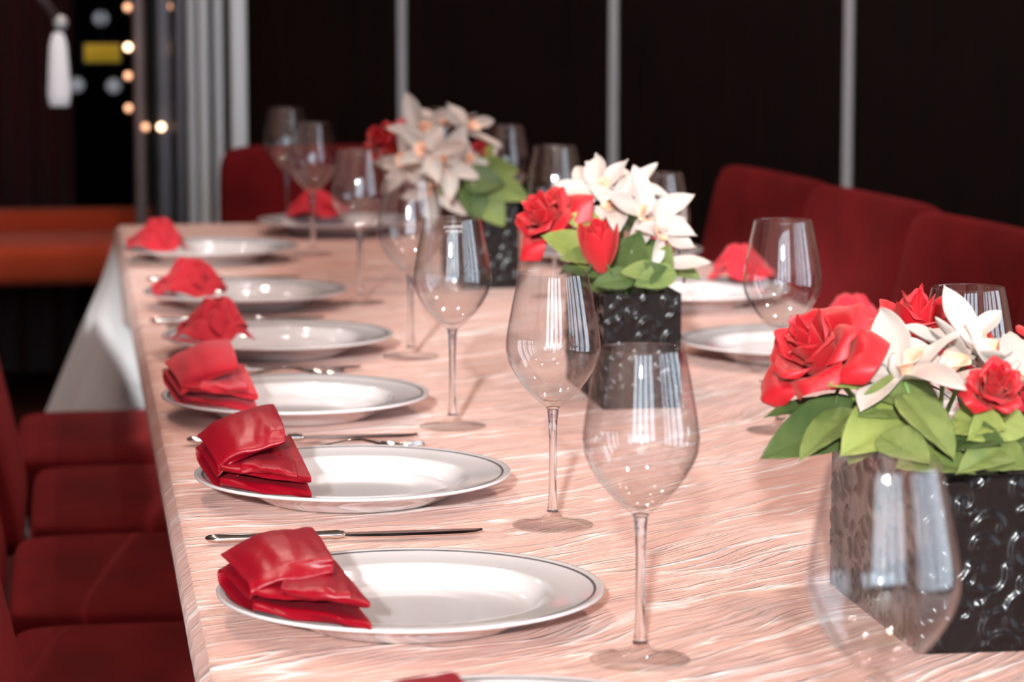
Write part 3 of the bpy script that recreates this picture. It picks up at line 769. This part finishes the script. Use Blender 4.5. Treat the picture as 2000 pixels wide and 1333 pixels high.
def orchid(center, axis, size, label, group, seed=0, vase=None, roll=0):
    rnd = random.Random(seed); t = empty('orchid', center, 0, label, 'flower', group); Q = frame(axis, roll)
    for i in range(5):
        a = PI/2+i*2*PI/5+rnd.uniform(-.12, .12)
        wide = 1.0 if i in (1, 4) else .82
        el = rnd.uniform(.10, .5)
        d = Q @ Vector((math.cos(a)*math.cos(el), math.sin(a)*math.cos(el), math.sin(el)))
        nr = Q @ Vector((-math.cos(a)*math.sin(el), -math.sin(a)*math.sin(el), math.cos(el)))
        P = petal_grid(size*.52*rnd.uniform(.8, 1.1), size*.245*wide, rnd.uniform(.3, .6), rnd.uniform(-.25, .3), .86, wav=.0022, ph=rnd.uniform(0, 6))
        MB().grid(place_petal(P, Q @ Vector((math.cos(a)*.002, math.sin(a)*.002, .001*i)), d, nr)).build('petal', M['orchid'], t, solid=.0009, subd=1)
    # lip: a small trumpet with a frilled edge, and the column above it
    P = []
    for a in range(13):
        q = -2.2+4.4*a/12; row = []
        for c in range(7):
            v = c/6; r = size*(.035+.075*v**1.5)*(1+.12*math.sin(q*5)*v)
            row.append(Q @ Vector((r*math.sin(q), -size*.02-r*math.cos(q)*.9-size*.06*v, size*(.02+.20*v-.08*v*v))))
        P.append(row)
    MB().grid(P).build('lip', M['orchid_lip'], t, solid=.0008, subd=1)
    MB().tube([Q @ Vector((0, size*.03, 0)), Q @ Vector((0, size*.04, size*.10)), Q @ Vector((0, size*.005, size*.17))], [size*.03, size*.028, size*.022], 8).build('column', M['orchid'], t)
    z0 = Q @ Vector((0, 0, -.002)); tgt = Vector((0, 0, -size*.8))
    if vase: tgt = Vector((vase[0], vase[1], TZ+VH-.02))-Vector(center)
    MB().tube([z0, Q @ Vector((0, 0, -size*.2)), z0*.5+tgt*.6, tgt], .0018, 6).build('stem', M['stem'], t)
    return t
def leaf_mesh(L, Wd, bend, cup, serr=.05):
    P = petal_grid(L, Wd, 0, bend, .72, 11, 16)
    Q = []
    for a, row in enumerate(P):
        s = -1+2*a/10; r2 = []
        for c, p in enumerate(row):
            v = c/15
            z = p.z + cup*abs(s)*Wd*.5*math.sin(PI*v)**.5 - .0012*math.exp(-(s*5)**2) + .0007*math.sin(v*34+abs(s)*5)*abs(s)
            x = p.x*(1+serr*(math.sin(c*PI)+((c % 2)-.5))*abs(s)**4)
            r2.append(Vector((x, p.y, z)))
        Q.append(r2)
    return Q
def leaf_on(par, base, tip, wd, mat, nrm=(0, -.5, 1), bend=.12, cup=.25):
    o = par.location; base = Vector(base)-o; tip = Vector(tip)-o
    d = tip-base; P = leaf_mesh(d.length, wd, bend, cup)
    f = MB().grid(place_petal(P, base, d, nrm)).build('leaf', M[mat], par, solid=.0005, subd=1)
    mv = place_petal([[Vector((0, y*d.length, -.0010-bend*d.length*y*y)) for y in lin(0, .97, 8)]], base, d, nrm)[0]
    MB().tube(mv, [.0007, .0007, .0006, .0006, .0005, .0004, .0003, .0002], 5).build('leaf_vein', M['leafA'], f)
def root_at(v): return Vector((v[0], v[1], TZ+VH-.006))

# --- arrangement in the nearest vase
v1 = VS[0]; G1 = 'flowers in the nearest vase'
rose(at(1622, 722, 2.07), (-.62, -.35, .68), .098, 'big open red rose at the left of the nearest flowers', G1, 1.25, 3, 19, (v1[0]-.02, 2.08))
rose(at(1790, 706, 2.21), (-.05, -.15, 1), .112, 'open red rose at the top behind the white orchids of the nearest flowers', G1, 1.5, 5, 17, (v1[0], 2.2))
rose(at(1928, 788, 1.99), (.0, -.72, .6), .074, 'tight red rose in front of the nearest flowers at the right edge', G1, .7, 8, 16, (v1[0], 2.06))
rose(at(2010, 735, 2.13), (.7, -.2, .6), .08, 'red rose cut by the right edge of the photo', G1, 1.1, 11, 15, (v1[0]+.02, 2.15))
orchid(at(1765, 742, 2.03), (-.40, -.16, .9), .125, 'white orchid at the left of the nearest flowers, its long petals over the rose', G1, 2, (v1[0], 2.1), .3)
orchid(at(1842, 742, 2.05), (-.02, -.30, .95), .115, 'white orchid in the middle of the nearest flowers', G1, 4, (v1[0], 2.1), .9)
orchid(at(1915, 715, 2.09), (.14, -.22, .96), .125, 'white orchid at the right of the nearest flowers', G1, 6, (v1[0]+.01, 2.12), 1.0)
orchid(at(1975, 748, 2.05), (.2, -.40, .9), .105, 'white orchid cut by the right edge of the photo', G1, 12, (v1[0]+.01, 2.12), .4)
orchid(at(1880, 690, 2.12), (-.05, -.25, .95), .105, 'white orchid at the back of the nearest flowers, before the wine glass', G1, 14, (v1[0], 2.15), .8)
ls = empty('leaf_spray', root_at((v1[0], v1[1])), 0, 'spray of broad green leaves around the rim of the nearest vase', 'foliage', 'leaves in the vases')
r1 = at(1700, 800, 2.06)
for (bx, by, tx, ty, yb, yt, w, m, n_) in [
    (1690, 800, 1500, 880, 2.08, 2.02, .046, 'leafB', (.2, -.8, .6)), (1670, 800, 1562, 878, 2.06, 2.0, .030, 'leafC', (-.3, -.6, .7)),
    (1640, 790, 1505, 792, 2.10, 2.04, .018, 'leafB', (0, -.6, .8)),
    (1790, 800, 1648, 872, 2.02, 1.97, .052, 'leafA', (-.1, -.7, .7)), (1830, 770, 1700, 760, 2.05, 2.0, .034, 'leafC', (0, -.8, .6)),
    (1725, 742, 1628, 740, 2.06, 2.02, .026, 'leafA', (0, -.7, .7)), (1770, 775, 1690, 800, 2.04, 1.99, .034, 'leafC', (0, -.8, .5)),
    (1760, 770, 1870, 880, 2.01, 1.95, .036, 'leafC', (.2, -.8, .6)), (1830, 860, 1955, 850, 2.00, 1.95, .036, 'leafB', (0, -.8, .7)),
    (1890, 850, 1975, 800, 2.01, 1.97, .034, 'leafA', (0, -.8, .6)), (1860, 815, 1960, 830, 2.0, 1.96, .034, 'leafA', (0, -.9, .5)),
    (1770, 890, 1900, 910, 2.0, 1.95, .034, 'leafC', (0, -.7, .7)), (2010, 850, 1880, 905, 2.0, 1.94, .034, 'leafC', (0, -.7, .7)), (1720, 850, 1815, 895, 1.99, 1.95, .034, 'leafC', (0, -.8, .6)),
    (1900, 880, 2010, 905, 1.99, 1.95, .036, 'leafC', (0, -.9, .6)), (1840, 880, 1760, 905, 1.99, 1.955, .034, 'leafC', (0, -.9, .6)), (1700, 830, 1660, 900, 2.03, 2.0, .034, 'leafC', (-.2, -.8, .5)), (1990, 800, 1900, 850, 2.0, 1.96, .04, 'leafA', (0, -.9, .5)),
    (1990, 830, 2060, 900, 2.0, 1.95, .034, 'leafB', (0, -.8, .6)), (1740, 690, 1760, 735, 2.10, 2.05, .03, 'leafB', (0, -.8, .6)),
    (1790, 800, 1700, 700, 2.2, 2.24, .034, 'leafB', (0, -.8, .6)), (1880, 800, 1960, 700, 2.2, 2.28, .034, 'leafB', (0, -.8, .6))]:
    leaf_on(ls, at(bx, by, yb), at(tx, ty, yt), w, m, n_)
# --- arrangement in the middle vase
v2 = VS[1]; G2 = 'flowers in the middle vase'
rose(at(1090, 446, 3.27), (-.7, -.35, .6), .100, 'open red rose at the left of the middle flowers', G2, 1.2, 21, 17, (v2[0]-.01, 3.28))
rose(at(1172, 482, 3.185), (-.14, -.34, .92), .088, 'red rosebud hanging in front of the middle flowers', G2, .58, 24, 13, (v2[0], 3.24), True)
orchid(at(1170, 380, 3.32), (-.45, -.55, .6), .115, 'white orchid at the upper left of the middle flowers', G2, 31, (v2[0], 3.3), .2)
orchid(at(1262, 425, 3.26), (.25, -.8, .5), .120, 'white orchid with a peach throat facing out of the middle flowers', G2, 33, (v2[0], 3.3), 1.1)
orchid(at(1225, 370, 3.36), (.1, -.35, .9), .115, 'white orchid standing at the top of the middle flowers', G2, 35, (v2[0], 3.36), .7)
orchid(at(1310, 470, 3.32), (.85, -.3, .25), .095, 'white orchid drooping at the right of the middle flowers', G2, 37, (v2[0]+.02, 3.34), 0)
orchid(at(1205, 410, 3.28), (-.2, -.75, .6), .10, 'white orchid in the centre of the middle flowers, between rose and throat', G2, 39, (v2[0], 3.3), .5)
orchid(at(1285, 455, 3.24), (.5, -.75, .35), .09, 'small white orchid low at the right of the middle flowers', G2, 43, (v2[0]+.02, 3.3), 1.4)
orchid(at(1150, 372, 3.38), (-.75, -.1, .6), .10, 'white orchid reaching left over the red rose of the middle flowers', G2, 45, (v2[0], 3.36), .9)
ls = empty('leaf_spray', root_at((v2[0], v2[1])), 0, 'spray of green leaves over the rim of the middle vase', 'foliage', 'leaves in the vases')
for (bx, by, tx, ty, yb, yt, w, m, n_) in [
    (1165, 505, 1068, 458, 3.23, 3.19, .042, 'leafA', (0, -.9, .4)), (1175, 440, 1105, 425, 3.24, 3.22, .028, 'leafA', (0, -.9, .4)), (1170, 500, 1100, 500, 3.22, 3.18, .026, 'leafC', (0, -.8, .6)),
    (1215, 540, 1250, 455, 3.23, 3.20, .046, 'leafB', (0, -.9, .3)), (1270, 545, 1310, 480, 3.24, 3.22, .034, 'leafC', (.2, -.9, .3)), (1180, 545, 1290, 470, 3.26, 3.24, .06, 'leafB', (0, -1, .3)), (1310, 545, 1215, 490, 3.25, 3.22, .05, 'leafC', (0, -1, .3)), (1320, 530, 1240, 555, 3.205, 3.19, .03, 'leafC', (0, -1, .4)), (1210, 555, 1120, 535, 3.24, 3.26, .04, 'leafB', (0, -.8, .6)), (1240, 540, 1160, 552, 3.205, 3.19, .028, 'leafB', (0, -1, .5)), (1240, 545, 1300, 520, 3.21, 3.19, .028, 'leafB', (0, -.9, .4)),
    (1180, 530, 1100, 520, 3.22, 3.2, .026, 'leafB', (0, -.8, .6)), (1300, 520, 1370, 540, 3.3, 3.28, .03, 'leafC', (0, -.6, .8)), (1290, 530, 1215, 530, 3.21, 3.19, .026, 'leafC', (0, -.9, .4)),
    (1150, 520, 1085, 530, 3.42, 3.45, .03, 'leafB', (0, -.6, .8)), (1240, 450, 1180, 400, 3.38, 3.42, .03, 'leafB', (0, -.8, .5))]:
    leaf_on(ls, at(bx, by, yb), at(tx, ty, yt), w, m, n_)
MB_p = place_petal(petal_grid(.055, .022, .3, .05, .8), (0, 0, 0), at(1388, 514, 3.25)-at(1300, 522, 3.27), (0, -.7, .7))
o = MB().grid(MB_p).build('fallen_petal', M['orchid'], solid=.0009, subd=1, loc=at(1298, 518, 3.27))
tag(o, 'long single white petal sticking out to the right of the middle vase', 'petal')
# --- arrangement in the far vase
v3 = VS[2]; G3 = 'flowers in the far vase'
for (x, y, Y, ax, s, sd_, rl, l) in [(820, 265, 4.52, (-.3, -.6, .7), .125, 51, .4, 'upper left'), (905, 255, 4.55, (.4, -.5, .7), .125, 53, .9, 'upper right'), (800, 325, 4.46, (-.4, -.8, .3), .125, 55, 0, 'lower left'),
                                     (870, 325, 4.44, (.1, -.9, .3), .13, 57, .5, 'centre front'), (850, 370, 4.46, (-.1, -.9, -.2), .11, 59, .2, 'bottom'), (860, 250, 4.62, (0, -.2, 1), .12, 61, 1.2, 'topmost'), (835, 300, 4.43, (-.2, -.8, .5), .12, 63, .7, 'foremost'), (915, 325, 4.48, (.5, -.7, .4), .11, 65, .1, 'lower right')]:
    orchid(at(x, y, Y), ax, s, 'blurred white orchid in the far flowers, '+l+' in the cluster', G3, sd_, (v3[0], 4.6), rl)
rose(at(762, 285, 4.58), (-.7, -.3, .6), .085, 'blurred red rose at the left of the far flowers', G3, 1.1, 41, 14, (v3[0]-.02, 4.55))
rose(at(925, 298, 4.50), (.4, -.6, .5), .05, 'small blurred red rose at the right of the far white orchids', G3, .6, 43, 12, (v3[0], 4.52))
ls = empty('leaf_spray', root_at((v3[0], v3[1])), 0, 'blurred green leaves hanging at the right of the far flowers', 'foliage', 'leaves in the vases')
for (bx, by, tx, ty, yb, yt, w, m, n_) in [
    (930, 370, 960, 280, 4.50, 4.48, .035, 'leafA', (0, -.9, .3)), (925, 340, 1010, 330, 4.5, 4.45, .05, 'leafC', (0, -.9, .4)), (930, 350, 1030, 385, 4.48, 4.42, .055, 'leafC', (0, -.9, .3)), (925, 365, 985, 440, 4.46, 4.42, .055, 'leafC', (0, -1, .2)),
    (915, 360, 935, 430, 4.45, 4.42, .045, 'leafB', (0, -1, .2)), (905, 345, 940, 300, 4.5, 4.5, .045, 'leafB', (0, -1, .2)), (900, 360, 860, 375, 4.48, 4.44, .03, 'leafA', (0, -.9, .4)), (905, 350, 985, 355, 4.44, 4.42, .05, 'leafB', (0, -.9, .4))]:
    leaf_on(ls, at(bx, by, yb), at(tx, ty, yt), w, m, n_)
